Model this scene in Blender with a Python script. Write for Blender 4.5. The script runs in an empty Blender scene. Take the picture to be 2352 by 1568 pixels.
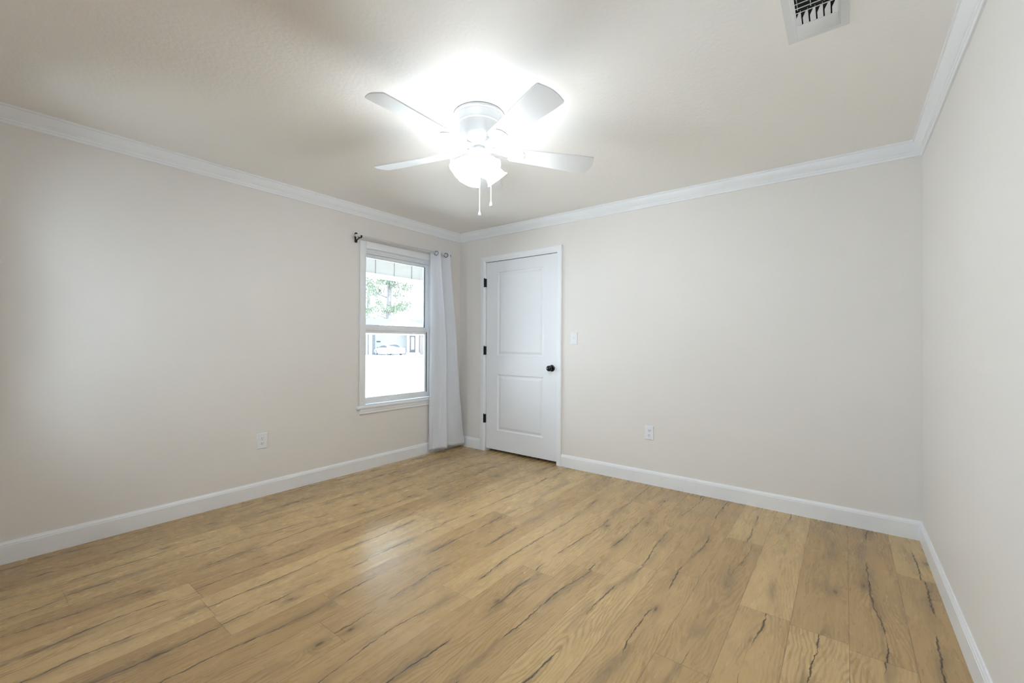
import bpy, bmesh, math, random
from mathutils import Vector, Matrix
C = bpy.context.scene
COL = C.collection
R = math.radians
random.seed(7)

# ------------------------------------------------------------------ room numbers (metres)
W, H, DEP = 3.903, 2.424, 3.83          # width of back wall, ceiling height, room depth
WT = 0.13                               # wall thickness
OY0, OY1, OZ0, OZ1 = -1.312, -0.412, 0.594, 2.062   # window opening in the left wall
DX0, DX1, DZ1 = 0.398, 1.318, 2.066     # door opening in the back wall

# ------------------------------------------------------------------ camera
cam_d = bpy.data.cameras.new('camera'); cam = bpy.data.objects.new('camera', cam_d); COL.objects.link(cam)
cam_d.sensor_width = 36; cam_d.lens = 991.37 / 2352 * 36; cam_d.clip_start = 0.02; cam_d.clip_end = 500
yaw, pitch, roll = 0.656887, 0.002867, 0.005029
fw = Vector((-math.sin(yaw)*math.cos(pitch), math.cos(yaw)*math.cos(pitch), math.sin(pitch)))
rt = Vector((math.cos(yaw), math.sin(yaw), 0)); up = rt.cross(fw)
r2 = math.cos(roll)*rt + math.sin(roll)*up; u2 = -math.sin(roll)*rt + math.cos(roll)*up
M = Matrix((r2, u2, -fw)).transposed().to_4x4(); M.translation = (3.52929, -3.58990, 1.18471)
cam.matrix_world = M
C.camera = cam

# ------------------------------------------------------------------ world, sun, exposure
wd = bpy.data.worlds.new('sky'); C.world = wd; wd.use_nodes = True
bg = wd.node_tree.nodes['Background']
bg.inputs['Color'].default_value = (0.70, 0.855, 1.0, 1); bg.inputs['Strength'].default_value = 8.0
sun_d = bpy.data.lights.new('sun', 'SUN'); sun_d.energy = 18; sun_d.angle = R(0.6); sun_d.color = (1, .985, .97)
sun = bpy.data.objects.new('sun', sun_d); COL.objects.link(sun)
sun.rotation_euler = Vector((-0.66, -0.10, -0.75)).to_track_quat('-Z', 'Y').to_euler()
por_d = bpy.data.lights.new('window_portal', 'AREA'); por_d.shape = 'RECTANGLE'; por_d.size = OY1-OY0; por_d.size_y = OZ1-OZ0
por_d.cycles.is_portal = True
por = bpy.data.objects.new('window_portal', por_d); COL.objects.link(por)
por.location = (-WT-0.01, (OY0+OY1)/2, (OZ0+OZ1)/2); por.rotation_euler = Vector((1, 0, 0)).to_track_quat('-Z', 'Z').to_euler()
REAR = ((.34, .70), (2.62, 3.24))        # unseen windows added behind the viewer to bring in soft fill daylight
for rx0, rx1 in REAR:
    fp_d = por_d.copy(); fp_d.name = 'rear_portal'; fp_d.size = rx1-rx0; fp_d.size_y = OZ1-OZ0
    fp = bpy.data.objects.new('rear_portal', fp_d); COL.objects.link(fp)
    fp.location = ((rx0+rx1)/2, -DEP-WT-.01, (OZ0+OZ1)/2); fp.rotation_euler = Vector((0, 1, 0)).to_track_quat('-Z', 'Z').to_euler()
LAMP, BULB = 32.0, 335.0                # emission of the frosted shades and of the bulbs inside them
vs = C.view_settings; vs.view_transform = 'Standard'; vs.look = 'None'; vs.exposure = 0.6; vs.gamma = 1; vs.use_curve_mapping = False
C.cycles.max_bounces = 7; C.cycles.diffuse_bounces = 5; C.cycles.glossy_bounces = 2; C.cycles.transmission_bounces = 4
C.cycles.transparent_max_bounces = 8; C.cycles.caustics_reflective = False; C.cycles.caustics_refractive = False
C.cycles.sample_clamp_indirect = 8; C.cycles.adaptive_threshold = 0.02

# ------------------------------------------------------------------ material helpers
class S:                                # a socket with arithmetic
    def __init__(s, nt, sk): s.nt, s.sk = nt, sk
    def _m(s, op, *a): return s.nt.math(op, s, *a)
    def __add__(s, o): return s._m('ADD', o)
    __radd__ = __add__
    def __sub__(s, o): return s._m('SUBTRACT', o)
    def __rsub__(s, o): return s.nt.math('SUBTRACT', o, s)
    def __mul__(s, o): return s._m('MULTIPLY', o)
    __rmul__ = __mul__
    def __truediv__(s, o): return s._m('DIVIDE', o)
    def abs(s): return s._m('ABSOLUTE')
    def floor(s): return s._m('FLOOR')
    def fract(s): return s._m('FRACT')
    def sqrt(s): return s._m('SQRT')
    def sin(s): return s._m('SINE')
    def exp(s): return s._m('EXPONENT')
    def min(s, o): return s._m('MINIMUM', o)
    def max(s, o): return s._m('MAXIMUM', o)
    def ss(s, a, b):                    # smooth step from a (0) to b (1)
        n = s.nt.nodes.new('ShaderNodeMapRange'); n.interpolation_type = 'SMOOTHSTEP'
        s.nt.set(n.inputs['Value'], s); s.nt.set(n.inputs['From Min'], a); s.nt.set(n.inputs['From Max'], b)
        return S(s.nt, n.outputs['Result'])
class NT:
    def __init__(s, mat):
        mat.use_nodes = True; s.t = mat.node_tree; s.nodes = s.t.nodes; s.bsdf = s.nodes.get('Principled BSDF'); s.out = s.nodes.get('Material Output')
    def set(s, sk, v):
        if isinstance(v, S): s.t.links.new(v.sk, sk)
        else: sk.default_value = v
    def math(s, op, *a):
        n = s.nodes.new('ShaderNodeMath'); n.operation = op
        for i, v in enumerate(a): s.set(n.inputs[i], v)
        return S(s, n.outputs[0])
    def coords(s):
        n = s.nodes.new('ShaderNodeTexCoord'); x = s.nodes.new('ShaderNodeSeparateXYZ'); s.t.links.new(n.outputs['Object'], x.inputs[0])
        return S(s, x.outputs[0]), S(s, x.outputs[1]), S(s, x.outputs[2]), S(s, n.outputs['Object'])
    def vec(s, x, y, z=0.0):
        n = s.nodes.new('ShaderNodeCombineXYZ')
        for i, v in enumerate((x, y, z)): s.set(n.inputs[i], v)
        return S(s, n.outputs[0])
    def noise(s, v, scale=1.0, detail=2.0, rough=.5, dist=0.0):
        n = s.nodes.new('ShaderNodeTexNoise'); s.set(n.inputs['Vector'], v); s.set(n.inputs['Scale'], scale)
        s.set(n.inputs['Detail'], detail); s.set(n.inputs['Roughness'], rough); s.set(n.inputs['Distortion'], dist)
        return S(s, n.outputs[0])
    def white(s, v):
        n = s.nodes.new('ShaderNodeTexWhiteNoise'); n.noise_dimensions = '3D'; s.set(n.inputs['Vector'], v)
        x = s.nodes.new('ShaderNodeSeparateColor'); s.t.links.new(n.outputs['Color'], x.inputs[0])
        return S(s, x.outputs[0]), S(s, x.outputs[1]), S(s, x.outputs[2])
    def mix(s, f, a, b, blend='MIX'):
        n = s.nodes.new('ShaderNodeMix'); n.data_type = 'RGBA'; n.blend_type = blend
        s.set(n.inputs[0], f)
        for k, v in ((6, a), (7, b)):
            s.set(n.inputs[k], v if isinstance(v, S) else (*v, 1))
        return S(s, n.outputs[2])
    def bump(s, h, strength=.3, dist=.01):
        n = s.nodes.new('ShaderNodeBump'); s.set(n.inputs['Height'], h); n.inputs['Strength'].default_value = strength; n.inputs['Distance'].default_value = dist
        s.t.links.new(n.outputs[0], s.bsdf.inputs['Normal'])
def mat(name, col, rough=.5, metal=0.0, var=0.04, vscale=6.0, bump=None, spec=.5):
    m = bpy.data.materials.new(name); t = NT(m); b = t.bsdf
    x, y, z, P = t.coords()
    n = t.noise(P, vscale, 3.0)
    c = t.mix(n, tuple(k*(1-var) for k in col), tuple(min(1, k*(1+var)) for k in col))
    t.set(b.inputs['Base Color'], c); b.inputs['Roughness'].default_value = rough; b.inputs['Metallic'].default_value = metal
    b.inputs['Specular IOR Level'].default_value = spec
    if bump:
        sc, st, ds = bump
        t.bump(t.noise(P, sc, 2.0), st, ds)
    return m

WALLC = (0.772, 0.735, 0.700)
MAT = {}
MAT['wall'] = mat('wall_paint', WALLC, .55, var=.012, vscale=1.5, bump=(140, .12, .002), spec=.3)
MAT['ceiling'] = mat('ceiling_paint', (0.90, 0.872, 0.835), .7, var=.012, vscale=1.5, bump=(55, .35, .004), spec=.2)
MAT['trim'] = mat('white_trim_paint', (0.84, 0.845, 0.86), .35, var=.01)
MAT['door'] = mat('white_door_paint', (0.81, 0.82, 0.85), .38, var=.01)
MAT['vinyl'] = mat('white_vinyl', (0.86, 0.88, 0.90), .3, var=.01)
MAT['plastic'] = mat('white_plastic', (0.80, 0.81, 0.83), .3, var=.01)
MAT['fan'] = mat('white_enamel', (0.62, 0.62, 0.62), .3, var=.01)
MAT['blade'] = mat('white_blade_laminate', (0.74, 0.74, 0.74), .4, var=.01)
MAT['black'] = mat('black_metal', (0.012, 0.012, 0.014), .25, .3, spec=.6)
MAT['dark'] = mat('dark_gap', (0.012, 0.012, 0.012), .7)
MAT['gasket'] = mat('dark_gasket', (0.03, 0.035, 0.045), .6)
MAT['slot'] = mat('dark_slot', (0.06, 0.06, 0.065), .7)
MAT['chrome'] = mat('brushed_nickel', (0.30, 0.30, 0.32), .25, .9)
MAT['rod'] = mat('rod_silver', (0.62, 0.62, 0.61), .35, .6)
MAT['vent'] = mat('vent_enamel', (0.74, 0.74, 0.74), .4, var=.01)
MAT['duct'] = mat('duct_dark', (0.055, 0.05, 0.04), .8)
MAT['chain'] = mat('white_chain', (0.85, 0.85, 0.85), .3)

def emit(name, col, strength):
    m = bpy.data.materials.new(name); t = NT(m); t.bsdf.inputs['Base Color'].default_value = (.9, .9, .9, 1)
    t.bsdf.inputs['Emission Color'].default_value = (*col, 1); t.bsdf.inputs['Emission Strength'].default_value = strength
    return m
MAT['shade'] = emit('frosted_lit_glass', (0.855, 0.935, 1.0), LAMP)
MAT['bulb'] = emit('lit_bulb', (0.855, 0.935, 1.0), BULB)

def glass():
    m = bpy.data.materials.new('window_glass'); t = NT(m)
    t.nodes.remove(t.bsdf)
    tr = t.nodes.new('ShaderNodeBsdfTransparent'); gl = t.nodes.new('ShaderNodeBsdfGlossy'); gl.inputs['Roughness'].default_value = 0.0
    tr.inputs['Color'].default_value = (.97, .985, .98, 1)
    fr = t.nodes.new('ShaderNodeFresnel'); fr.inputs['IOR'].default_value = 1.45
    mx = t.nodes.new('ShaderNodeMixShader')
    t.t.links.new(fr.outputs[0], mx.inputs[0]); t.t.links.new(tr.outputs[0], mx.inputs[1]); t.t.links.new(gl.outputs[0], mx.inputs[2])
    t.t.links.new(mx.outputs[0], t.out.inputs[0])
    return m
MAT['glass'] = glass()

def curtain_mat():
    m = bpy.data.materials.new('white_curtain_fabric'); t = NT(m)
    x, y, z, P = t.coords()
    w = t.noise(t.vec(x*40, y*40, z*500), 1.0, 1.0)
    t.set(t.bsdf.inputs['Base Color'], t.mix(w, (.85, .86, .89), (.90, .91, .94)))
    t.bsdf.inputs['Roughness'].default_value = .75; t.bsdf.inputs['Specular IOR Level'].default_value = .25
    t.bsdf.inputs['Sheen Weight'].default_value = .1
    tl = t.nodes.new('ShaderNodeBsdfTranslucent'); tl.inputs['Color'].default_value = (.88, .90, .95, 1)
    mx = t.nodes.new('ShaderNodeMixShader'); mx.inputs[0].default_value = .32
    t.t.links.new(t.bsdf.outputs[0], mx.inputs[1]); t.t.links.new(tl.outputs[0], mx.inputs[2]); t.t.links.new(mx.outputs[0], t.out.inputs[0])
    return m
MAT['curtain'] = curtain_mat()

def floor_mat():
    m = bpy.data.materials.new('oak_plank_floor'); t = NT(m)
    x, y, z, P = t.coords()
    PW, PL = 0.197, 1.26
    gx = x/PW; row = gx.floor(); fx = gx - row
    ra, rb, rc = t.white(t.vec(row, 3.3, 1.7))
    gy = y/PL + ra*5.0; colm = gy.floor(); fy = gy - colm
    r1, r2_, r3 = t.white(t.vec(row, colm, 8.1)); q1, q2, q3 = t.white(t.vec(row, colm, 21.7))
    u = (fx - .5)*PW; v = fy*PL
    o1 = r1*91.0; o2 = r2_*57.0
    # wandering heart line of each board
    wander = (t.noise(t.vec(o1, v*1.5, o2), 1.0, 1.0) - .5)*.14 + (t.noise(t.vec(o2, v*11.0, o1), 1.0, 2.0) - .5)*.016
    cu = u - wander
    d = cu.abs()
    # knot
    uk = (q1 - .5)*.11; vk = q2*PL
    kd = ((u - uk)*(u - uk) + (v - vk)*(v - vk)*.22).sqrt() + (t.noise(t.vec(u*90.0 + o1, v*45.0, o2), 1.0, 1.0) - .5)*.006
    has = q3.ss(.42, .46)
    kn = (kd*kd*(-1500.0)).exp()*has    # soft halo
    kc = (1.0 - kd.ss(.003, .0115))*has # dark core
    # cathedral growth rings
    dirn = r3.ss(.49, .51)*2.0 - 1.0
    wob = t.noise(t.vec(u*14.0 + o1, v*3.4, o2), 1.0, 2.0)
    F = (cu*cu + .00022).sqrt()*(66.0) + v*dirn*(6.5) + wob*4.0 + kn*4.0 + r1*13.0
    ring = ((F*6.2832).sin()*.5 + .5).ss(.35, 1.0)
    ringamt = t.noise(t.vec(u*8.0 + o2, v*2.0, o1), 1.0, 2.0).ss(.34, .60)*q2.ss(.10, .45)
    fine = t.noise(t.vec(u*380.0 + o1, v*10.0, o2), 1.0, 2.0, .65)
    streak = t.noise(t.vec(u*52.0 + o2, v*1.1, o1), 1.0, 3.0, .62)
    blot = t.noise(t.vec(u*12.0 + o1, v*2.4 + o2, 1.0), 1.0, 2.0)
    light = (0.572, 0.396, 0.184); mid = (0.430, 0.280, 0.122); dark = (0.235, 0.140, 0.056)
    tone = (r1*.85 + blot*.45 + streak*.24 - .40)
    c = t.mix(tone.ss(.15, .85), mid, light)
    c = t.mix(streak.ss(.52, .74)*.34, c, dark)
    c = t.mix(ring*ringamt*.50, c, dark)
    c = t.mix((1.0 - fine).ss(.45, .72)*.14, c, dark)
    # cool grey-brown smoky patches along the heart
    smoke = (d*d*(-900.0)).exp()*t.noise(t.vec(o1 + 5.0, v*3.4, u*18.0), 1.0, 2.0).ss(.44, .66)
    c = t.mix(smoke*.55, c, (0.190, 0.130, 0.072))
    # cracks and knots
    jag = (t.noise(t.vec(o1 + 9.0, v*38.0, o2), 1.0, 2.0) - .5)*.014
    dc = (cu + jag).abs()
    cm = t.noise(t.vec(o2 + 3.0, v*2.6, o1), 1.0, 1.5).ss(.38, .50)*r2_.ss(.08, .16)
    wd_ = t.noise(t.vec(v*26.0, o1, o2), 1.0, 2.0).ss(.10, .7)*.0048*cm + .00002
    crack = (1.0 - (dc/wd_).ss(.45, 1.15))*cm.ss(.02, .3)
    c = t.mix(crack*.88, c, (0.045, 0.028, 0.016))
    # short side splits and specks
    sp = t.noise(t.vec(u*130.0 + o2, v*11.0 + o1, 3.0), 1.0, 2.0).ss(.71, .76)
    c = t.mix(sp*.45, c, (0.090, 0.055, 0.028))
    c = t.mix(kn*.45, c, (0.150, 0.092, 0.046))
    c = t.mix(kc*.70, c, (0.062, 0.040, 0.024))
    # seams between boards
    sx = fx.min(1.0 - fx)*PW; sy = fy.min(1.0 - fy)*PL
    seam = 1.0 - sx.min(sy).ss(.0006, .0024)
    c = t.mix(seam*.60, c, (0.13, 0.082, 0.042))
    t.set(t.bsdf.inputs['Base Color'], c)
    rg = t.noise(t.vec(u*40.0 + o1, v*6.0, o2), 1.0, 2.0)
    t.set(t.bsdf.inputs['Roughness'], rg*.16 + .20)
    t.bsdf.inputs['Specular IOR Level'].default_value = .45
    t.bump(fine*.25 - seam*1.0 - crack*.6 - ring*ringamt*.15, .12, .0015)
    return m
MAT['floor'] = floor_mat()

# ------------------------------------------------------------------ mesh helpers
class MB:
    def __init__(s): s.bm = bmesh.new()
    def verts(s, pts): return [s.bm.verts.new(p) for p in pts]
    def face(s, vs):
        try: return s.bm.faces.new(vs)
        except ValueError: return None
    def box(s, a, b, bev=0.0):
        x0, y0, z0 = (min(a[i], b[i]) for i in range(3)); x1, y1, z1 = (max(a[i], b[i]) for i in range(3))
        v = s.verts([(x0,y0,z0),(x1,y0,z0),(x1,y1,z0),(x0,y1,z0),(x0,y0,z1),(x1,y0,z1),(x1,y1,z1),(x0,y1,z1)])
        fs = [s.face([v[i] for i in q]) for q in ((3,2,1,0),(4,5,6,7),(0,1,5,4),(1,2,6,5),(2,3,7,6),(3,0,4,7))]
        if bev:
            es = list({e for f in fs for e in f.edges})
            bmesh.ops.bevel(s.bm, geom=es, offset=bev, segments=2, profile=.5, affect='EDGES')
        return s
    def loft(s, rings, close=True, caps=True):
        rv = [s.verts(r) for r in rings]; n = len(rings[0])
        for a, b in zip(rv, rv[1:]):
            for i in range(n if close else n-1):
                s.face([a[i], a[(i+1) % n], b[(i+1) % n], b[i]])
        if caps and close: s.face(rv[0][::-1]); s.face(rv[-1])
        return s
    def lathe(s, prof, c=(0,0,0), ax=None, seg=40, wav=None):
        # prof: (radius, height) pairs; ax: axis direction
        q = Vector((0,0,1)).rotation_difference(Vector(ax)) if ax else None
        rings = []
        for r, h in prof:
            ring = []
            for i in range(seg):
                a = 2*math.pi*i/seg; rr = r*(wav(a, h) if wav else 1)
                p = Vector((rr*math.cos(a), rr*math.sin(a), h))
                if q: p = q @ p
                ring.append(tuple(p + Vector(c)))
            rings.append(ring)
        return s.loft(rings)
    def tube(s, path, r, seg=12):
        rings = []; path = [Vector(p) for p in path]
        prev = None
        for i, p in enumerate(path):
            t = (path[min(i+1, len(path)-1)] - path[max(i-1, 0)]).normalized()
            if prev is None:
                h = Vector((0,0,1)) if abs(t.z) < .9 else Vector((1,0,0)); n = t.cross(h).normalized()
            else: n = (prev - t*prev.dot(t)).normalized()
            prev = n; b = t.cross(n); rr = r[i] if isinstance(r, (list, tuple)) else r
            rings.append([tuple(p + (n*math.cos(2*math.pi*k/seg) + b*math.sin(2*math.pi*k/seg))*rr) for k in range(seg)])
        return s.loft(rings)
    def prism(s, poly, d):              # polygon of 3-D points pushed along vector d
        d = Vector(d); a = s.verts(poly); b = s.verts([tuple(Vector(p)+d) for p in poly]); n = len(poly)
        s.face(a[::-1]); s.face(b)
        for i in range(n): s.face([a[i], a[(i+1) % n], b[(i+1) % n], b[i]])
        return s
    def sweep(s, prof, path, inward):   # prof (out, z) moved along straight mitred path; inward: 2-D offset dirs per path point
        rings = []
        for (px, py), (ix, iy) in zip(path, inward):
            rings.append([(px + ix*o, py + iy*o, z) for o, z in prof])
        return s.loft(rings)
    def build(s, name, m, parent=None, smooth=35, **kw):
        bmesh.ops.recalc_face_normals(s.bm, faces=s.bm.faces)
        me = bpy.data.meshes.new(name); s.bm.to_mesh(me); s.bm.free()
        if m: me.materials.append(MAT[m])
        if smooth:
            for p in me.polygons: p.use_smooth = True
            me.set_sharp_from_angle(angle=R(smooth))
        o = bpy.data.objects.new(name, me); COL.objects.link(o)
        if parent:
            o.parent = parent; o.matrix_parent_inverse = PINV(parent)
        tag(o, **kw)
        return o
def PINV(p):                             # Empties are only translated; mesh parents rest at the world origin
    return Matrix.Translation(-p.location) if p.type == 'EMPTY' else Matrix.Identity(4)
def tag(o, label=None, cat=None, group=None, kind=None):
    for k, v in (('label', label), ('category', cat), ('group', group), ('kind', kind)):
        if v: o[k] = v
    return o
def thing(name, loc, label, cat, group=None, kind=None):
    o = bpy.data.objects.new(name, None); COL.objects.link(o); o.location = loc; o.empty_display_size = .1
    return tag(o, label, cat, group, kind)
def struct(mb, name, m, label, cat, **k):
    return mb.build(name, m, None, label=label, cat=cat, kind='structure', **k)

# ------------------------------------------------------------------ room shell
struct(MB().box((0, -DEP, -.1), (W, 0.12, 0)), 'floor', 'floor', 'oak-look plank floor running towards the back wall', 'floor', smooth=0)
struct(MB().box((-WT, -DEP-WT, H), (W+WT, WT+.1, H+.12)), 'ceiling', 'ceiling', 'textured off-white ceiling over the room', 'ceiling', smooth=0)
b = MB()
b.box((-WT, -DEP-WT, -.1), (0, OY0, H)); b.box((-WT, OY1, -.1), (0, WT+.1, H)); b.box((-WT, OY0, -.1), (0, OY1, OZ0-.02)); b.box((-WT, OY0, OZ1), (0, OY1, H))
struct(b, 'wall_left', 'wall', 'beige painted left wall around the window', 'wall', smooth=0)
b = MB()
b.box((0, 0, -.1), (DX0-.02, WT, H)); b.box((DX1+.02, 0, -.1), (W, WT, H)); b.box((DX0-.02, 0, DZ1+.02), (DX1+.02, WT, H)); b.box((0, WT, -.1), (W, WT+.1, H))
struct(b, 'wall_back', 'wall', 'beige painted back wall with the white door', 'wall', smooth=0)
struct(MB().box((W, -DEP-WT, -.1), (W+WT, WT+.1, H)), 'wall_right', 'wall', 'beige painted blank wall at the right edge', 'wall', smooth=0)
b = MB()
b.box((0, -DEP-WT, -.1), (REAR[0][0], -DEP, H)); b.box((REAR[0][1], -DEP-WT, -.1), (REAR[1][0], -DEP, H)); b.box((REAR[1][1], -DEP-WT, -.1), (W, -DEP, H))
for rx0, rx1 in REAR: b.box((rx0, -DEP-WT, -.1), (rx1, -DEP, OZ0)); b.box((rx0, -DEP-WT, OZ1), (rx1, -DEP, H))
struct(b, 'wall_front', 'wall', 'beige painted wall behind the viewer', 'wall', smooth=0)

# crown moulding: closed loop cut into four mitred runs
CP = [(0, 0), (.0525, 0), (.0525, -.011), (.046, -.0125), (.0455, -.0165), (.041, -.029), (.0335, -.043), (.0245, -.055), (.0195, -.0595), (.0195, -.0625),
      (.016, -.0635), (.0145, -.067), (.0145, -.0745), (.0105, -.0765), (.0105, -.0885), (.008, -.091), (0, -.091)]
CP = [(o, H+z) for o, z in CP]
BP_ = [(0, 0), (.013, 0), (.013, .094), (.0115, .0955), (.0105, .104), (.008, .108), (.0055, .116), (0, .116)]
def run(name, prof, a, c, ia, ic, label, cat):
    struct(MB().sweep(prof, (a, c), (ia, ic)), name, 'trim', label, cat, smooth=25)
run('trim_1', CP, (0, -DEP), (0, 0), (1, 1), (1, -1), 'white crown moulding along the top of the left wall', 'crown moulding')
run('trim_2', CP, (0, 0), (W, 0), (1, -1), (-1, -1), 'white crown moulding along the top of the back wall', 'crown moulding')
run('trim_3', CP, (W, 0), (W, -DEP), (-1, -1), (-1, 1), 'white crown moulding along the top of the right wall', 'crown moulding')
run('trim_4', CP, (W, -DEP), (0, -DEP), (-1, 1), (1, 1), 'white crown moulding on the wall behind the viewer', 'crown moulding')
run('baseboard_left', BP_, (0, -DEP), (0, 0), (1, 1), (1, -1), 'white baseboard along the foot of the left wall', 'baseboard')
run('baseboard_corner', BP_, (0, 0), (.325, 0), (1, -1), (0, -1), 'short white baseboard between the room corner and the door', 'baseboard')
run('baseboard_back', BP_, (1.3705, 0), (W, 0), (0, -1), (-1, -1), 'long white baseboard on the back wall right of the door', 'baseboard')
run('baseboard_right', BP_, (W, 0), (W, -DEP), (-1, -1), (-1, 1), 'white baseboard along the foot of the right wall', 'baseboard')
run('baseboard_front', BP_, (W, -DEP), (0, -DEP), (-1, 1), (1, 1), 'white baseboard on the wall behind the viewer', 'baseboard')

# ------------------------------------------------------------------ window
win = thing('window_1', (0, (OY0+OY1)/2, OZ0), 'white double-hung window in the left wall looking onto the street', 'window', kind='structure')
CI0, CI1, CO0, CO1, CZ = -1.252, -.446, -1.312, -.386, 2.056
def flat_casing(y0, y1, z0, z1, mb, t=.018):
    mb.box((0, y0, z0), (t, y1, z1), .003)
b = MB()
flat_casing(CO0, CI0, OZ0, CZ+.064, b); flat_casing(CI1, CO1, OZ0, CZ+.064, b); flat_casing(CI0, CI1, CZ, CZ+.064, b)
b.build('window_casing', 'trim', win)
b = MB(); b.box((-.012, CO0-.026, OZ0-.026), (.027, CO1+.022, OZ0), .006)
b.build('window_stool', 'trim', win)
b = MB()
apr = [(0, OZ0-.027), (.020, OZ0-.027), (.020, OZ0-.036), (.016, OZ0-.038), (.016, OZ0-.052), (.012, OZ0-.055), (.012, OZ0-.074), (.008, OZ0-.078), (0, OZ0-.078)]
b.loft([[(x, CO0+.004, z) for x, z in apr], [(x, CO1-.004, z) for x, z in apr]])
b.build('window_apron', 'trim', win, smooth=20)
# frame set in the opening, with stepped head
b = MB(); X0, X1 = -WT, -.004
b.box((X0, OY0, OZ0-.018), (X1, OY0+.018, OZ1)); b.box((X0, OY1-.008, OZ0-.018), (X1, OY1+.0, OZ1))
b.box((X0, OY0+.018, OZ0-.018), (X1, OY1-.008, OZ0+.006))
b.box((X0, OY0+.018, OZ1-.012), (X1, OY1-.008, OZ1))
b.box((X0, OY0+.018, OZ1-.026), (-.020, OY1-.008, OZ1-.012)); b.box((X0, OY0+.018, OZ1-.040), (-.036, OY1-.008, OZ1-.026))
b.box((X0, OY0+.018, OZ1-.040), (-.112, OY1-.008, OZ1-.055))
b.build('window_frame', 'vinyl', win, smooth=0)
def sash(name, xf, xb, y0, y1, z0, z1, st, top, bot, label, g=.008):
    s = MB()
    s.box((xb, y0, z0), (xf, y0+st, z1), .003); s.box((xb, y1-st, z0), (xf, y1, z1), .003)
    s.box((xb, y0+st, z1-top), (xf, y1-st, z1), .003); s.box((xb, y0+st, z0), (xf, y1-st, z0+bot), .003)
    xm = (xf+xb)/2
    # glazing bead
    s.box((xm-.005, y0+st-.001, z0+bot+.009), (xm+.009, y0+st+.007, z1-top-g)); s.box((xm-.005, y1-st-g, z0+bot+.009), (xm+.009, y1-st+.001, z1-top-g))
    s.box((xm-.005, y0+st-.001, z1-top-g), (xm+.009, y1-st+.001, z1-top+.001)); s.box((xm-.005, y0+st-.001, z0+bot-.001), (xm+.009, y1-st+.001, z0+bot+.009))
    o = s.build(name, 'vinyl', win, smooth=30, label=label)
    gk = MB(); gk.box((xf-.012, y1-st-.0045, z0+bot+.002), (xf-.003, y1-st+.0005, z1-top-.001))
    gk.build('gasket', 'gasket', o, smooth=0, label='dark gasket strip along the glass')
    p = MB(); p.box((xm-.003, y0+st-.002, z0+bot-.002), (xm+.001, y1-st+.002, z1-top+.002))
    p.build('pane', 'glass', o, smooth=0)
    return o
sash('sash', -.064, -.100, OY0+.019, OY1-.009, 1.290, 2.022, .052, .026, .052, 'top sash set further out')
ls = sash('sash', -.018, -.056, OY0+.019, OY1-.009, .604, 1.338, .060, .046, .050, 'bottom sash nearer the room', .024)

for k, (rx0, rx1) in enumerate(REAR):  # added rear windows, only there to even out the daylight
    wf = thing('window_%d' % (k+2), ((rx0+rx1)/2, -DEP, OZ0), ('narrow white unseen window added for fill daylight behind the viewer near the left wall', 'white unseen window added for fill daylight behind the viewer near the right wall')[k], 'window', kind='structure')
    b = MB()
    for x0, x1, z0, z1 in ((rx0-.06, rx0+.01, OZ0-.06, OZ1+.06), (rx1-.01, rx1+.06, OZ0-.06, OZ1+.06), (rx0+.01, rx1-.01, OZ0-.06, OZ0+.01), (rx0+.01, rx1-.01, OZ1-.01, OZ1+.06)): b.box((x0, -DEP, z0), (x1, -DEP+.018, z1))
    b.build('window_casing', 'trim', wf, smooth=0)
    b = MB(); zm = (OZ0+OZ1)/2
    for x0, x1, z0, z1 in ((rx0, rx0+.045, OZ0, OZ1), (rx1-.045, rx1, OZ0, OZ1), (rx0+.045, rx1-.045, zm-.02, zm+.02), (rx0+.045, rx1-.045, OZ0, OZ0+.05), (rx0+.045, rx1-.045, OZ1-.05, OZ1)): b.box((x0, -DEP-.09, z0), (x1, -DEP-.04, z1))
    b.build('window_frame', 'vinyl', wf, smooth=0)
    b = MB(); b.box((rx0+.04, -DEP-.066, OZ0+.04), (rx1-.04, -DEP-.062, OZ1-.04)); b.build('pane', 'glass', wf, smooth=0)

# ------------------------------------------------------------------ curtain rod with its bracket
rod = thing('curtain_rod', (.085, -.85, 2.134), 'thin silver curtain rod above the window on a black bracket', 'curtain rod')
b = MB(); b.tube([(.085, -1.392, 2.133), (.085, -.8, 2.134), (.085, -.235, 2.136)], .0095, 16)
b.build('rod_tube', 'rod', rod)
b = MB(); b.lathe([(.0, -.012), (.009, -.011), (.0125, -.004), (.0125, .006), (.0095, .010)], (.085, -1.399, 2.133), (0, 1, 0), 20)
b.build('rod_cap', 'rod', rod)
def bracket(y, z):
    s = MB()
    # wall strap with scrolled ends
    def strap(path, wy=.007, th=.0025):
        rings = []; P = [Vector((x_, 0, z_)) for x_, z_ in path]
        for i, p in enumerate(P):
            t = (P[min(i+1, len(P)-1)] - P[max(i-1, 0)]).normalized(); n = Vector((-t.z, 0, t.x))
            rings.append([(p.x+n.x*th, y-wy, p.z+n.z*th), (p.x+n.x*th, y+wy, p.z+n.z*th), (p.x-n.x*th, y+wy, p.z-n.z*th), (p.x-n.x*th, y-wy, p.z-n.z*th)])
        s.loft(rings)
    def curl(cx, cz, r, a0, a1, n=9): return [(cx + r*math.cos(R(a0+(a1-a0)*i/n)), cz + r*math.sin(R(a0+(a1-a0)*i/n))) for i in range(n+1)]
    strap(curl(.012, z+.034, .009, -60, 200) [::-1] + [(.020, z+.022), (.034, z+.008), (.055, z-.004), (.072, z-.012)])
    strap(curl(.012, z-.036, .009, 60, -200)[::-1] + [(.022, z-.026), (.040, z-.018), (.060, z-.014), (.075, z-.0125)])
    strap(curl(.085, z, .0135, -210, 30, 14))
    s.box((.0005, y-.008, z-.040), (.0035, y+.008, z+.040), .001)
    return s
bracket(-1.356, 2.133).build('rod_bracket', 'black', rod, label='black scrolled bracket')
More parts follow.
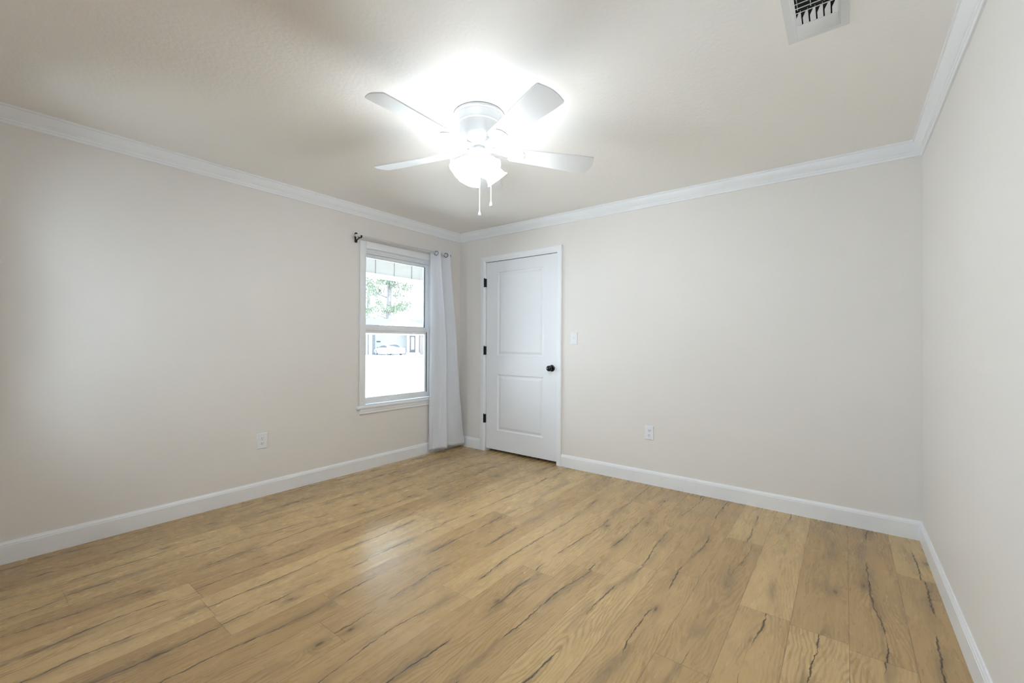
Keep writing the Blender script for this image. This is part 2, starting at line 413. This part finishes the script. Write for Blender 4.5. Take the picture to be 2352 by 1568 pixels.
bracket(-.262, 2.136).build('rod_bracket', 'black', rod, label='black scrolled bracket')

# ------------------------------------------------------------------ curtain
cur = thing('curtain', (.09, -.30, .03), 'white grommet curtain panel hanging beside the window in the corner', 'curtain')
TOP = [(.036, -.490), (.066, -.474), (.100, -.455), (.132, -.432), (.045, -.378), (.085, -.332), (.130, -.292)]
MID = [(.034, -.490), (.060, -.440), (.115, -.405), (.150, -.362), (.070, -.300), (.105, -.225), (.125, -.170)]
BOT = [(.032, -.500), (.038, -.452), (.100, -.402), (.163, -.345), (.085, -.272), (.120, -.150), (.105, -.022)]
ZT = [2.158, 2.158, 2.158, 2.158, 2.166, 2.168, 2.168]; ZB = [.022, .030, .048, .050, .045, .040, .032]
def crom(P, t):
    n = len(P)-1; i = min(int(t*n), n-1); f = t*n - i
    g = lambda k: Vector(P[max(0, min(n, k))])
    a, b_, c, d = g(i-1), g(i), g(i+1), g(i+2)
    m1, m2 = (c-a)*.5*.75, (d-b_)*.5*.75
    return (2*f**3-3*f**2+1)*b_ + (f**3-2*f**2+f)*m1 + (-2*f**3+3*f**2)*c + (f**3-f**2)*m2
NS, NZ = 84, 70
rows = []
for j in range(NZ+1):
    h = j/NZ                            # 0 top, 1 bottom
    row = []
    for i in range(NS+1):
        s_ = i/NS
        T, Mi, B = crom(TOP, s_), crom(MID, s_), crom(BOT, s_)
        if h < .5: k = h/.5; k = k*k*(3-2*k)*.5 + k*.5; p = T.lerp(Mi, k)
        else: k = (h-.5)/.5; k = k*k*.35 + k*.65; p = Mi.lerp(B, k)
        zt = crom([(z_, 0) for z_ in ZT], s_)[0]; zb = crom([(z_, 0) for z_ in ZB], s_)[0]
        rip = .0022*math.sin(s_*41 + h*2.0)*min(1, h*3) + .0016*math.sin(h*37 + s_*9)*h
        row.append((max(.030, p.x + rip), min(-.016, p.y + rip*.5), zt + (zb-zt)*h))
    rows.append(row)
b = MB(); b.loft(rows, close=False)
cl = b.build('fabric', 'curtain', cur, smooth=80)
sd = cl.modifiers.new('thick', 'SOLIDIFY'); sd.thickness = .0016; sd.offset = 0
for k, (cx_, cy_, nx, ny) in enumerate(((.096, -.458, .40, -.80), (.085, -.398, .62, .75), (.098, -.322, .66, -.72))):
    b = MB(); nrm = Vector((nx, ny, 0)).normalized()
    a1 = Vector((-nrm.y, nrm.x, 0)); a2 = Vector((0, 0, 1)); cc = Vector((cx_, cy_, 2.130)) + nrm*.003
    pth = []; rings = []
    for i in range(28):
        a = 2*math.pi*i/28; e = a1*math.cos(a)+a2*math.sin(a)
        rings.append([tuple(cc + e*(.0215+.0045*math.cos(q)) + nrm*.004*math.sin(q)) for q in [2*math.pi*w/8 for w in range(8)]])
    rings.append(rings[0]); b.loft(rings, caps=False)
    bmesh.ops.remove_doubles(b.bm, verts=b.bm.verts, dist=1e-5)
    b.build('grommet', 'chrome', cur, label='silver grommet ring')

# ------------------------------------------------------------------ door
dr = thing('door_1', (.86, 0, 0), 'white two-panel door with a black knob in the back wall', 'door', kind='structure')
b = MB()
cas = [(0, 0), (0, -.011), (.006, -.014), (.016, -.014), (.020, -.017), (.060, -.018), (.068, -.0155), (.072, -.012), (.072, 0)]   # (distance from opening, y)
gx0, gx1, gz = DX0-.0, DX1+.0, DZ1
OX0, OX1 = .325, 1.3705
sc = lambda o, w: o*w/.072
left = [[(gx0-sc(o, gx0-OX0), y_, z_) for o, y_ in cas] for z_ in (0,)] 
rings = [[(gx0-sc(o, gx0-OX0), y_, 0) for o, y_ in cas], [(gx0-sc(o, gx0-OX0), y_, gz+sc(o, .064)) for o, y_ in cas]]
b.loft(rings)
rings = [[(gx1+sc(o, OX1-gx1), y_, 0) for o, y_ in cas], [(gx1+sc(o, OX1-gx1), y_, gz+sc(o, .064)) for o, y_ in cas]]
b.loft(rings)
rings = [[(gx0-sc(o, gx0-OX0), y_, gz+sc(o, .064)) for o, y_ in cas], [(gx1+sc(o, OX1-gx1), y_, gz+sc(o, .064)) for o, y_ in cas]]
b.loft(rings)
b.build('door_casing', 'trim', dr, smooth=20)
b = MB()
b.box((DX0-.019, 0, 0), (DX0, WT-.001, DZ1+.019)); b.box((DX1, 0, 0), (DX1+.019, WT-.001, DZ1+.019)); b.box((DX0, 0, DZ1), (DX1, WT-.001, DZ1+.019))
b.box((DX0, .045, 0), (DX0+.011, .075, DZ1)); b.box((DX1-.011, .045, 0), (DX1, .075, DZ1)); b.box((DX0+.011, .045, DZ1-.011), (DX1-.011, .075, DZ1))
b.build('door_jamb', 'trim', dr, smooth=0)
# slab with two raised panels
SX0, SX1, SZ0, SZ1, FY, BY = .4035, 1.3145, .030, 2.0610, .005, .040
b = MB()
panels = [(.559, 1.153, 1.045, 1.947), (.559, 1.153, .238, .843)]
xs = [SX0, .559, 1.153, SX1]; zs = [SZ0, .238, .843, 1.045, 1.947, SZ1]
gv = {(i, k): b.bm.verts.new((xs[i], FY, zs[k])) for i in range(4) for k in range(6)}
for i in range(3):
    for k in range(5):
        if i == 1 and k in (1, 3): continue
        b.face([gv[i, k], gv[i+1, k], gv[i+1, k+1], gv[i, k+1]])
for k in (1, 3):
    prev = [gv[1, k], gv[2, k], gv[2, k+1], gv[1, k+1]]
    x0, x1, z0, z1 = xs[1], xs[2], zs[k], zs[k+1]
    for ins, dy in ((.006, .007), (.014, .010), (.020, .010), (.042, .0025), (.046, .002)):
        cur_ = b.verts([(x0+ins, FY+dy, z0+ins), (x1-ins, FY+dy, z0+ins), (x1-ins, FY+dy, z1-ins), (x0+ins, FY+dy, z1-ins)])
        for q in range(4): b.face([prev[q], prev[(q+1) % 4], cur_[(q+1) % 4], cur_[q]])
        prev = cur_
    b.face(prev)
bk = b.verts([(SX0, BY, SZ0), (SX1, BY, SZ0), (SX1, BY, SZ1), (SX0, BY, SZ1)]); b.face(bk[::-1])
b.face([gv[i, 0] for i in range(4)][::-1] + [bk[0], bk[1]]); b.face([gv[i, 5] for i in range(4)] + [bk[2], bk[3]])
b.face([gv[0, k] for k in range(6)] + [bk[3], bk[0]]); b.face([gv[3, k] for k in range(6)][::-1] + [bk[1], bk[2]])
b.build('door_slab', 'door', dr, smooth=0)
for hz in (1.841, 1.098, .354):
    b = MB()
    for k in range(5):
        z0 = hz - .047 + k*.0188
        b.lathe([(.0, 0), (.0062, 0), (.0068, .001), (.0068, .0172), (.0062, .0182), (0, .0182)], (.3885, -.0195, z0), None, 16)
    b.lathe([(0, 0), (.0045, 0), (.0045, .006), (0, .006)], (.3885, -.0195, hz+.047), None, 12)
    b.box((.386, -.016, hz-.046), (.4025, -.0125, hz+.046)); b.box((.3995, -.0145, hz-.046), (.4035, .006, hz+.046))
    b.build('hinge', 'black', dr, smooth=40, label='black hinge')
b = MB()
b.lathe([(0, 0), (.012, 0), (.0115, -.02), (.0125, -.024), (.019, -.027), (.0255, -.034), (.0285, -.044), (.0275, -.054), (.022, -.062), (.012, -.0665), (0, -.0675)][::-1], (1.2535, FY-.006, .9365), (0, 1, 0), 32)
kb = b.build('door_knob', 'black', dr, label='round black knob')
b = MB(); b.lathe([(0, -.010), (.020, -.0095), (.029, -.007), (.033, -.003), (.0335, 0), (0, 0)], (1.2535, FY, .9365), (0, 1, 0), 36)
b.build('knob_rose', 'black', kb)
b = MB(); b.box((SX1-.0008, .006, .905), (SX1+.0022, .030, .962)); b.box((SX1+.0005, -.004, .922), (SX1+.003, .012, .948))
b.build('latch_plate', 'black', dr, smooth=0, label='dark latch plate at the door edge')

# ------------------------------------------------------------------ switch and outlets
def plate(mb, w, h):                     # cover plate lying in local XZ, facing -Y
    pts = lambda i, y_: [(-w/2+i, y_, -h/2+i), (w/2-i, y_, -h/2+i), (w/2-i, y_, h/2-i), (-w/2+i, y_, h/2-i)]
    mb.loft([pts(0, 0), pts(0, -.0025), pts(.0015, -.0045), pts(.0035, -.006)])
def place(root, loc, rz): root.location = loc; root.rotation_euler = (0, 0, rz)
def outlet(label, loc, rz):
    t = thing('wall_outlet', (0, 0, 0), label, 'outlet', 'duplex wall outlets')
    b = MB(); plate(b, .0745, .117); b.build('cover_plate', 'plastic', t, smooth=25)
    for dz in (.0195, -.0195):
        b = MB()
        out = []
        for i in range(32):
            a = 2*math.pi*i/32; out.append((max(-.0145, min(.0145, .0172*math.cos(a))), .0172*math.sin(a)*.82 + dz))
        b.loft([[(x_, -.0058, z_) for x_, z_ in out], [(x_, -.0078, z_) for x_, z_ in out], [(x_*.95, -.0084, (z_-dz)*.95+dz) for x_, z_ in out]])
        f = b.build('receptacle', 'plastic', t, smooth=25)
        for sx_, hh in ((-.0063, .0085), (.0063, .0070)):
            b = MB(); b.box((sx_-.0013, -.0087, dz+.0035-hh/2), (sx_+.0013, -.0080, dz+.0035+hh/2)); b.build('slot', 'slot', f, smooth=0, label='dark prong slot')
        b = MB(); b.lathe([(0, 0), (.0026, 0), (.0026, .0007), (0, .0007)], (0, -.0080, dz-.0068), (0, -1, 0), 14); b.build('slot', 'slot', f, label='dark round ground hole')
    b = MB(); b.lathe([(0, 0), (.0026, 0), (.002, .001), (0, .001)], (0, -.0058, 0), (0, -1, 0), 14); b.build('screw', 'plastic', t)
    place(t, loc, rz); return t
outlet('white duplex outlet low on the left wall, left of the window', (0, -2.139, .425), R(90))
outlet('white duplex outlet low on the back wall, right of the door', (2.226, 0, .433), 0)
sw = thing('light_switch', (0, 0, 0), 'white toggle light switch on the back wall beside the door', 'switch')
b = MB(); plate(b, .0745, .117); b.build('cover_plate', 'plastic', sw, smooth=25)
b = MB(); b.prism([(-.0045, -.006, -.010), (-.0045, -.006, .010), (-.0035, -.0155, .0125), (-.0035, -.0165, .0070)], (.008, 0, 0)); b.build('toggle', 'plastic', sw, smooth=25)
for dz in (.030, -.030):
    b = MB(); b.lathe([(0, 0), (.0028, 0), (.002, .001), (0, .001)], (0, -.0058, dz), (0, -1, 0), 14); b.build('screw', 'plastic', sw)
place(sw, (1.5025, 0, 1.228), 0)

# ------------------------------------------------------------------ ceiling vent
vt = thing('ceiling_vent', (3.441, -1.72, H), 'white louvered air vent in the ceiling at the top of the photo', 'vent')
VX0, VX1, VY1, VY0 = 3.342, 3.540, -1.482, -1.960
b = MB()
def ringrect(i, z): return [(VX0+i, VY0+i, z), (VX1-i, VY0+i, z), (VX1-i, VY1-i, z), (VX0+i, VY1-i, z)]
b.loft([ringrect(0, H), ringrect(.0005, H-.003), ringrect(.026, H-.004), ringrect(.027, H-.007), ringrect(.033, H-.0075), ringrect(.034, H-.011), ringrect(.040, H-.0115)], caps=False)
ix0, ix1, iy0, iy1 = VX0+.034, VX1-.034, VY0+.034, VY1-.034
SY = -1.602                              # where the fin bank ends
b.box((ix0+.005, SY, H-.013), (ix1-.005, iy1-.004, H-.0095), .001)
b.box((ix0+.005, iy0+.004, H-.013), (ix1-.005, iy0+.088, H-.0095), .001)
b.build('vent_frame', 'vent', vt, smooth=25)
b = MB(); b.box((ix0, iy0, H-.001), (ix1, iy1, H-.0002)); b.build('duct_opening', 'duct', vt, smooth=0, label='dark duct opening')
for k in range(6):                       # fins pointing at the end of the vent
    for y0, y1, s_ in ((SY-.002, SY-.074, 1), (iy0+.086, iy0+.158, -1)):
        xk = ix0 + .0125 + k*.0222
        b = MB()
        b.prism([(xk-.0095, y0, H-.0125), (xk+.008, y0, H-.0125), (xk+.008, y1, H-.0125), (xk+.002, y1, H-.0125), (xk-.0095, y0+(y1-y0)*.5, H-.0125)], (0, 0, .004))
        b.prism([(xk+.0065, y0, H-.0085), (xk+.008, y0, H-.0085), (xk+.008, y1, H-.0085), (xk+.0065, y1, H-.0085)], (0, 0, .0075))
        b.build('fin', 'vent', vt, smooth=0)
yy = SY - .076
k = 0
while yy - .02 > iy0 + .158:             # cross louvers
    b = MB(); b.prism([(ix0, yy, H-.0125), (ix0, yy-.0060, H-.0135), (ix0, yy+.0080, H-.003), (ix0, yy+.0120, H-.003)], (ix1-ix0, 0, 0))
    b.build('louver', 'vent', vt, smooth=0); yy -= .0265; k += 1
for xk in (ix0+.012, ix0+.052, ix0+.092):
    b = MB(); b.box((xk-.0015, SY-.08, H-.004), (xk+.0015, iy0+.16, H-.0015)); b.build('support_bar', 'vent', vt, smooth=0)

# ------------------------------------------------------------------ ceiling fan
FX, FYc = 1.948, -1.843
fan = thing('ceiling_fan', (FX, FYc, H), 'white five-blade flush-mount ceiling fan with lit frosted glass shades', 'ceiling fan')
b = MB(); b.lathe([(0, H), (.131, H), (.136, H-.004), (.137, H-.012), (.134, H-.017), (.131, H-.0185), (.130, H-.024), (.1275, H-.028), (.121, H-.046), (.1165, H-.056), (.1165, H-.059),
    (.112, H-.064), (.109, H-.085), (.107, H-.125), (.103, H-.146), (.092, H-.165), (.075, H-.174), (.05, H-.177), (0, H-.177)], (FX, FYc, 0), None, 64)
b.build('motor_housing', 'fan', fan, smooth=30)
b = MB(); b.lathe([(0, H-.176), (.030, H-.176), (.030, H-.206), (0, H-.206)], (FX, FYc, 0), None, 32); b.build('neck', 'fan', fan)
b = MB(); b.lathe([(0, H-.203), (.058, H-.203), (.061, H-.206), (.061, H-.240), (.057, H-.247), (.045, H-.256), (.02, H-.264), (0, H-.266)], (FX, FYc, 0), None, 48); b.build('switch_housing', 'fan', fan, smooth=30)
ZB_ = 2.232; PIT = R(-13)
def blade_pts():
    up_, n = [], 26
    Rt, wr, wt = .650, .050, .0745
    for i in range(n+1):
        s_ = i/n; x_ = .180 + (Rt-.012-.180)*s_
        up_.append((x_, wr + (wt-wr)*min(1, s_*1.15)))
    for i in range(1, 8):                # corner
        a = i/8*math.pi/2; up_.append((Rt-.012 + .012*math.sin(a) - .012*0, wt-.014 + .014*math.cos(a)))
    tip = [(Rt + .013*math.cos(y_/ (wt-.014) *math.pi/2), y_) for y_ in [ (wt-.014)*(1-2*k/14) for k in range(15)]]
    return up_ + tip + [(x_, -y_) for x_, y_ in up_[::-1]]
SAG = [.014, .0, -.016, .004, -.004]
def tf(x_, y_, z_, ang, sag=0.0):                 # blade-local to world: pitch about the radial axis then turn
    yy, zz = y_*math.cos(PIT) - z_*math.sin(PIT), y_*math.sin(PIT) + z_*math.cos(PIT)
    return (FX + x_*math.cos(ang) - yy*math.sin(ang), FYc + x_*math.sin(ang) + yy*math.cos(ang), ZB_ + zz + sag*x_/.65)
A0 = R(-92.2)
for k in range(5):
    ang = A0 + k*2*math.pi/5
    pts = blade_pts()
    b = MB(); b.loft([[tf(x_, y_, z_, ang, SAG[k]) for x_, y_ in pts] for z_ in (-.003, .003)])
    bl = b.build('blade', 'blade', fan, smooth=40)
    b = MB()
    # iron: arm from the motor, widening to a rounded plate under the blade
    arm = []
    for s_, wd_, zz in ((.060, .017, .010), (.090, .014, .008), (.120, .012, -.002), (.150, .016, -.006), (.176, .030, -.0015)):
        arm.append([tf(s_, -wd_, zz-.004, ang), tf(s_, wd_, zz-.004, ang), tf(s_, wd_, zz+.003, ang), tf(s_, -wd_, zz+.003, ang)])
    b.loft(arm)
    out = [(.168, -.036), (.185, -.044), (.215, -.044)] + [(.225 + .034*math.cos(a), .044*math.sin(a)) for a in [R(-80 + 160*i/14) for i in range(15)]] + [(.215, .044), (.185, .044), (.168, .036)]
    b.loft([[tf(.215+(x_-.215)*.97, y_*.97, -.0058, ang, SAG[k]) for x_, y_ in out], [tf(x_, y_, -.0048, ang, SAG[k]) for x_, y_ in out], [tf(x_, y_, -.003, ang, SAG[k]) for x_, y_ in out]])
    b.build('blade_iron', 'fan', bl, smooth=30)
SH = [(.021, 0), (.025, .010), (.036, .026), (.045, .045), (.049, .064), (.0515, .080), (.056, .092), (.064, .101)]
SA = [-110, -20, 70, 160]
for a in SA:
    a = R(a); ax = Vector((math.cos(a)*math.sin(R(42)), math.sin(a)*math.sin(R(42)), -math.cos(R(42))))
    c0 = Vector((FX + .050*math.cos(a), FYc + .050*math.sin(a), 2.170))
    b = MB(); wv = lambda q, h: 1 + (.05*max(0, (h-.07)/.031))*math.cos(6*q)
    outer = SH; inner = [(r_-.003, h_) for r_, h_ in SH[::-1]]
    b.lathe(outer + inner, c0, ax, 36, wv)
    sh = b.build('lamp_shade', 'shade', fan, smooth=60)
    b = MB(); b.lathe([(0, .010), (.012, .012), (.013, .026), (.020, .040), (.0245, .055), (.022, .068), (.012, .077), (0, .079)], c0, ax, 20)
    b.build('bulb', 'bulb', sh)
    b = MB(); b.tube([(FX + .030*math.cos(a), FYc + .030*math.sin(a), 2.182), tuple(c0 - ax*.012), tuple(c0 + ax*.008)], [.012, .016, .0235], 20)
    b.build('lamp_holder', 'fan', fan)
tc = Vector((.68, -.73, 0))
for (du, dn, z0, z1) in ((.004, .056, 2.175, 1.893), (.0665, .012, 2.19, 1.958)):
    px, py = FX + .79*du + tc.x*dn, FYc + .61*du + tc.y*dn
    b = MB(); b.tube([(px, py, z0), (px, py, (z0+z1)/2), (px, py, z1)], .0020, 8)
    n = int((z0-z1)/.010)
    for i in range(n): b.lathe([(0, -.0026), (.0026, -.0012), (.0026, .0012), (0, .0026)], (px, py, z1 + i*.010), None, 8)
    ch = b.build('pull_chain', 'chain', fan)
    b = MB(); b.lathe([(0, 0), (.0030, -.001), (.0032, -.007), (.0028, -.009), (.0042, -.016), (.0078, -.027), (.0085, -.032), (.0070, -.037), (.003, -.040), (0, -.0405)], (px, py, z1+.002), None, 16)
    b.build('pendant', 'fan', ch)

# ------------------------------------------------------------------ outdoors
MAT['concrete'] = mat('pale_concrete', (.70, .70, .69), .85, var=.08, vscale=.4)
MAT['grass'] = mat('grass_green', (.030, .042, .026), .9, var=.3, vscale=1.2)
MAT['stucco'] = mat('pale_house_wall', (.50, .50, .505), .85, var=.05, vscale=.6)
MAT['housewhite'] = mat('house_white_paint', (.80, .80, .80), .6, var=.02)
MAT['roof'] = mat('pale_shingles', (.036, .038, .043), .9, var=.1, vscale=3)
MAT['stone'] = mat('grey_stone', (.11, .12, .135), .9, var=.35, vscale=5)
MAT['brick'] = mat('red_brick', (.22, .19, .185), .9, var=.3, vscale=6)
MAT['bark'] = mat('bark', (.085, .08, .08), .9, var=.25, vscale=4)
MAT['leaf'] = mat('leaves', (.062, .080, .050), .7, var=.35, vscale=.8)
MAT['carpaint'] = mat('white_car_paint', (.82, .82, .82), .25, var=.01)
MAT['carglass'] = mat('car_glass', (.075, .082, .095), .5, spec=.2)
MAT['tyre'] = mat('tyre_rubber', (.08, .085, .095), .8)
MAT['rim'] = mat('wheel_alloy', (.45, .47, .5), .35, .5)
MAT['tail'] = mat('tail_lamp', (.085, .045, .048), .25)
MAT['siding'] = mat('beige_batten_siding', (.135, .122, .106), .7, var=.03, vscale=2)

GZ = -.72
struct(MB().box((-130, -70, GZ-.3), (-2.45, 110, GZ)), 'ground', 'concrete', 'pale sunlit paving and street outside the window', 'ground', smooth=0)
struct(MB().box((-2.45, -9, GZ-.3), (-WT-.002, 7, -.12)), 'porch_slab', 'concrete', 'pale porch slab under the window outside', 'porch', smooth=0)
b = MB(); b.box((-2.24, -9, 2.235), (-2.20, 7, 2.66))
for i in range(40):
    y_ = -6.95 + i*.35
    b.box((-2.2005, y_-.012, 2.236), (-2.190, y_+.012, 2.659))
struct(b, 'porch_header', 'siding', 'pale board-and-batten panel at the top of the window view', 'porch', smooth=0)
struct(MB().box((-2.28, -9, 2.180), (-2.17, 7, 2.234)), 'porch_beam', 'housewhite', 'white beam below the batten panel outside the window', 'porch', smooth=0)
struct(MB().box((-2.5, -9, 2.66), (-WT-.002, 7, 2.74)), 'porch_roof', 'housewhite', 'porch ceiling outside above the window', 'porch', smooth=0)

P0 = Vector((-49.114, 35.0536, GZ)); V = Vector((-.80613, .59174, 0)); U = Vector((.59174, .80613, 0))
def o3(u, v, z): return P0 + U*u + V*v + Vector((0, 0, z - GZ))
def obox(mb, u0, u1, v0, v1, z0, z1):
    pts = [o3(u0, v0, z0), o3(u1, v0, z0), o3(u1, v1, z0), o3(u0, v1, z0)]
    mb.prism([tuple(p) for p in pts], (0, 0, z1-z0)); return mb
b = MB(); obox(b, -2.6, 7.5, -13.5, -4.0, GZ, GZ+.02)
struct(b, 'lawn', 'grass', 'strip of green lawn across the street seen through the window', 'lawn', smooth=0)
hs = thing('neighbor_house', tuple(o3(1, 6, GZ)), 'white house with a gabled carport across the street through the window', 'house')
b = MB(); obox(b, -9, 2.85, 5.2, 5.6, GZ, 2.30); obox(b, 2.85, 12, 3.2, 9, GZ, 2.30); obox(b, -9, -8.6, -1, 9, GZ, 2.3); b.build('house_wall', 'stucco', hs, smooth=0)
b = MB(); obox(b, -9.5, 12.5, -1.6, -1.2, 2.27, 2.62); b.build('carport_beam', 'housewhite', hs, smooth=0)
b = MB(); obox(b, -9, 12, -1.3, 9.2, 2.42, 2.62); b.build('carport_ceiling', 'housewhite', hs, smooth=0)
b = MB()
b.prism([tuple(o3(-4.2, -1.7, 2.6)), tuple(o3(8.4, -1.7, 2.6)), tuple(o3(2.12, -1.7, 4.62))], tuple(V*6)); b.build('gable', 'housewhite', hs, smooth=0)
b = MB()
b.prism([tuple(o3(-14, 1.5, 2.6)), tuple(o3(-14, 11, 2.6)), tuple(o3(-14, 6.5, 4.9))], tuple(U*32)); 
b.build('roof', 'roof', hs, smooth=0)
b = MB(); obox(b, -2.50, -2.17, -1.6, -1.25, GZ, 2.3); b.build('carport_post', 'housewhite', hs, smooth=0)
b = MB(); obox(b, 2.92, 3.22, 3.0, 3.3, GZ, 2.3); b.build('carport_post', 'housewhite', hs, smooth=0)
b = MB(); obox(b, 4.12, 4.55, 2.0, 2.3, GZ, 2.3); b.build('carport_post', 'housewhite', hs, smooth=0)
for u0, u1 in ((-2.85, -2.48), (-2.2, -1.80)):
    b = MB(); obox(b, u0, u1, 2.4, 2.9, GZ, 2.3); b.build('stone_pier', 'stone', hs, smooth=0)
b = MB(); obox(b, 4.75, 12.2, 2.6, 3.3, GZ, 2.3); b.build('brick_wall', 'brick', hs, smooth=0)
fd = MB(); obox(fd, 3.32, 4.12, 3.08, 3.2, -.35, 2.15); fd = fd.build('house_door', 'stone', hs, smooth=0, label='grey front door with a long pane')
b = MB(); obox(b, 3.50, 3.97, 3.04, 3.085, .05, 2.0); b.build('door_pane', 'stucco', fd, smooth=0)
b = MB(); obox(b, 2.7, 4.7, 1.6, 3.2, GZ, -.40); b.build('doorstep', 'stucco', hs, smooth=0)
b = MB(); obox(b, -1.65, -1.05, 5.1, 5.19, 1.15, 1.36); b.build('wall_plaque', 'tyre', hs, smooth=0, label='small dark plaque on the carport wall')

# car: length axis at an angle, tail towards us on the right
CA = R(60); cF = (-U*math.cos(CA) + V*math.sin(CA)).normalized(); cL = (-U*math.sin(CA) - V*math.cos(CA)).normalized()   # forward, left (near) side
cc = o3(.20, 1.0, GZ)
car = thing('car', tuple(cc), 'white sedan parked in the carport across the street', 'car')
LN, WD = 5.2, 2.5
def cp(f, l, z): return tuple(cc + cF*f + cL*l + Vector((0, 0, z)))
def csec(f, w, z0, z1, r=.16):
    return [cp(f, -w*.92, z0), cp(f, w*.92, z0), cp(f, w, z0+.18), cp(f, w, z1-r), cp(f, w*.93, z1-.03), cp(f, w*.75, z1), cp(f, -w*.75, z1), cp(f, -w*.93, z1-.03), cp(f, -w, z1-r), cp(f, -w, z0+.18)]
hw = WD/2
b = MB(); b.loft([csec(-2.62, hw*.82, .45, .92), csec(-2.55, hw*.92, .32, 1.06), csec(-2.2, hw*.98, .26, 1.10), csec(-1.5, hw, .22, 1.10), csec(0, hw, .22, 1.04), csec(1.2, hw, .22, 1.0), csec(1.9, hw*.97, .24, .92), csec(2.4, hw*.9, .28, .80), csec(2.6, hw*.74, .36, .66)])
b.build('car_body', 'carpaint', car, smooth=50)
b = MB()
def gsec(f, wb, wt, zt): return [cp(f, -wb, 1.02), cp(f, wb, 1.02), cp(f, wt, zt-.06), cp(f, wt*.85, zt), cp(f, -wt*.85, zt), cp(f, -wt, zt-.06)]
b.loft([gsec(-2.05, hw*.80, hw*.78, 1.09), gsec(-1.5, hw*.88, hw*.74, 1.36), gsec(-.9, hw*.90, hw*.70, 1.52), gsec(-.1, hw*.90, hw*.70, 1.55), gsec(.5, hw*.90, hw*.70, 1.46), gsec(1.35, hw*.86, hw*.80, 1.06)])
b.build('car_roof', 'carpaint', car, smooth=50)
for s_ in (1, -1):
    b = MB()
    pt = [(-1.45, 1.10, .895), (-.95, 1.36, .775), (-.3, 1.455, .735), (.3, 1.40, .76), (1.05, 1.10, .885)]
    b.loft([[cp(f, s_*hw*(w_+.012), z) for f, z, w_ in pt], [cp(f, s_*hw*(w_-.03), z) for f, z, w_ in pt]])
    b.build('side_window', 'carglass', car, smooth=0, label='dark side glass')
    b = MB(); b.lathe([(0, -.09), (.06, -.08), (.09, 0), (.06, .08), (0, .09)], cp(1.0, s_*hw*1.03, 1.10), tuple(cF), 12); b.build('side_mirror', 'carglass', car)
b = MB(); rw = [(-2.04, .60, 1.115), (-1.5, .58, 1.385), (-.98, .54, 1.525)]
b.loft([[cp(f, -hw*w_, z+d) for d in (.0, -.05)] [::1] + [cp(f, hw*w_, z+d) for d in (-.05, .0)] for f, w_, z in rw])
b.build('rear_window', 'carglass', car, smooth=0, label='dark rear glass')
for s_ in (1, -1):
    b = MB(); b.prism([cp(-2.60, s_*hw*.88, .92), cp(-2.63, s_*hw*.45, .88), cp(-2.63, s_*hw*.45, .80), cp(-2.58, s_*hw*.90, .74)], tuple(-cF*.03)); b.build('tail_lamp', 'tail', car, smooth=0)
b = MB(); b.loft([csec(-2.60, hw*.80, .26, .46, .05), csec(-2.3, hw*.93, .22, .42, .05)]); b.build('bumper_skirt', 'tyre', car, smooth=0, label='dark lower bumper')
for f in (1.55, -1.45):
    for s_ in (1, -1):
        b = MB(); b.lathe([(0, -.12), (.30, -.12), (.36, -.08), (.36, .08), (.30, .12), (.26, .115), (0, .10)], cp(f, s_*(hw-.10), .36), tuple(cL*s_), 24)
        wh = b.build('wheel', 'tyre', car)
        b = MB()
        for q in range(10):
            a = q*R(36); e = cF*math.cos(a) + Vector((0, 0, 1))*math.sin(a); n_ = cF*-math.sin(a) + Vector((0, 0, 1))*math.cos(a); o_ = Vector(cp(f, s_*(hw-.10), .36)) + cL*s_*.105
            b.prism([tuple(o_+n_*.03), tuple(o_+e*.25+n_*.04), tuple(o_+e*.25-n_*.04), tuple(o_-n_*.03)], tuple(cL*s_*.02))
        b.build('wheel_rim', 'rim', wh, smooth=0)

def tree(label, u, v, hgt, tr, crown, n, seed, lean=.4):
    rnd = random.Random(seed); base = o3(u, v, GZ)
    t = thing('tree', tuple(base), label, 'tree', 'trees behind the house across the street')
    b = MB(); path = [base + Vector((0, 0, hgt*k/8)) + U*(lean*k/8) for k in range(9)]
    b.tube(path, [tr*(1-.05*k) for k in range(9)], 12)
    for k in range(9):
        p0 = path[3 + k % 6]; a = rnd.uniform(-1, 1); L_ = rnd.uniform(2.5, 4.5)
        d = (U*(1 if k % 2 else -1) + V*a + Vector((0, 0, .35))).normalized()
        b.tube([p0, p0 + d*L_*.5 + Vector((0, 0, .2)), p0 + d*L_], [tr*.35, tr*.2, tr*.08], 6)
    b.build('trunk', 'bark', t)
    b = MB()
    blobs = [(rnd.uniform(-1, 1), rnd.uniform(-1, 1), rnd.uniform(0, 1)) for _ in range(34)]
    for bu, bv, bz in blobs:
        cen = base + U*(crown[0] + bu*crown[1]) + V*(bv*crown[1]) + Vector((0, 0, crown[2] + bz*(crown[3]-crown[2])))
        for _ in range(n//34):
            q = Vector((rnd.gauss(0, .75), rnd.gauss(0, .75), rnd.gauss(0, .38)))
            p = cen + U*q.x + V*q.y + Vector((0, 0, q.z))
            n1 = Vector((rnd.gauss(0, 1), rnd.gauss(0, 1), rnd.gauss(0, 1))).normalized(); n2 = n1.orthogonal().normalized(); s_ = rnd.uniform(.14, .30)
            vs_ = b.verts([tuple(p - n1*s_), tuple(p + n2*s_*.45), tuple(p + n1*s_), tuple(p - n2*s_*.45)]); b.face(vs_)
    b.build('foliage', 'leaf', t, smooth=0, kind='stuff')
    return t
tree('leafy tree with a pale leaning trunk behind the house through the window', .0, 25, 17, .62, (.2, 4.2, 8.0, 18), 5200, 3)
tree('leafy tree with a straight trunk at the left edge of the window view', -4.6, 47, 20, .55, (-.6, 3.6, 7.5, 21), 3600, 5, .1)
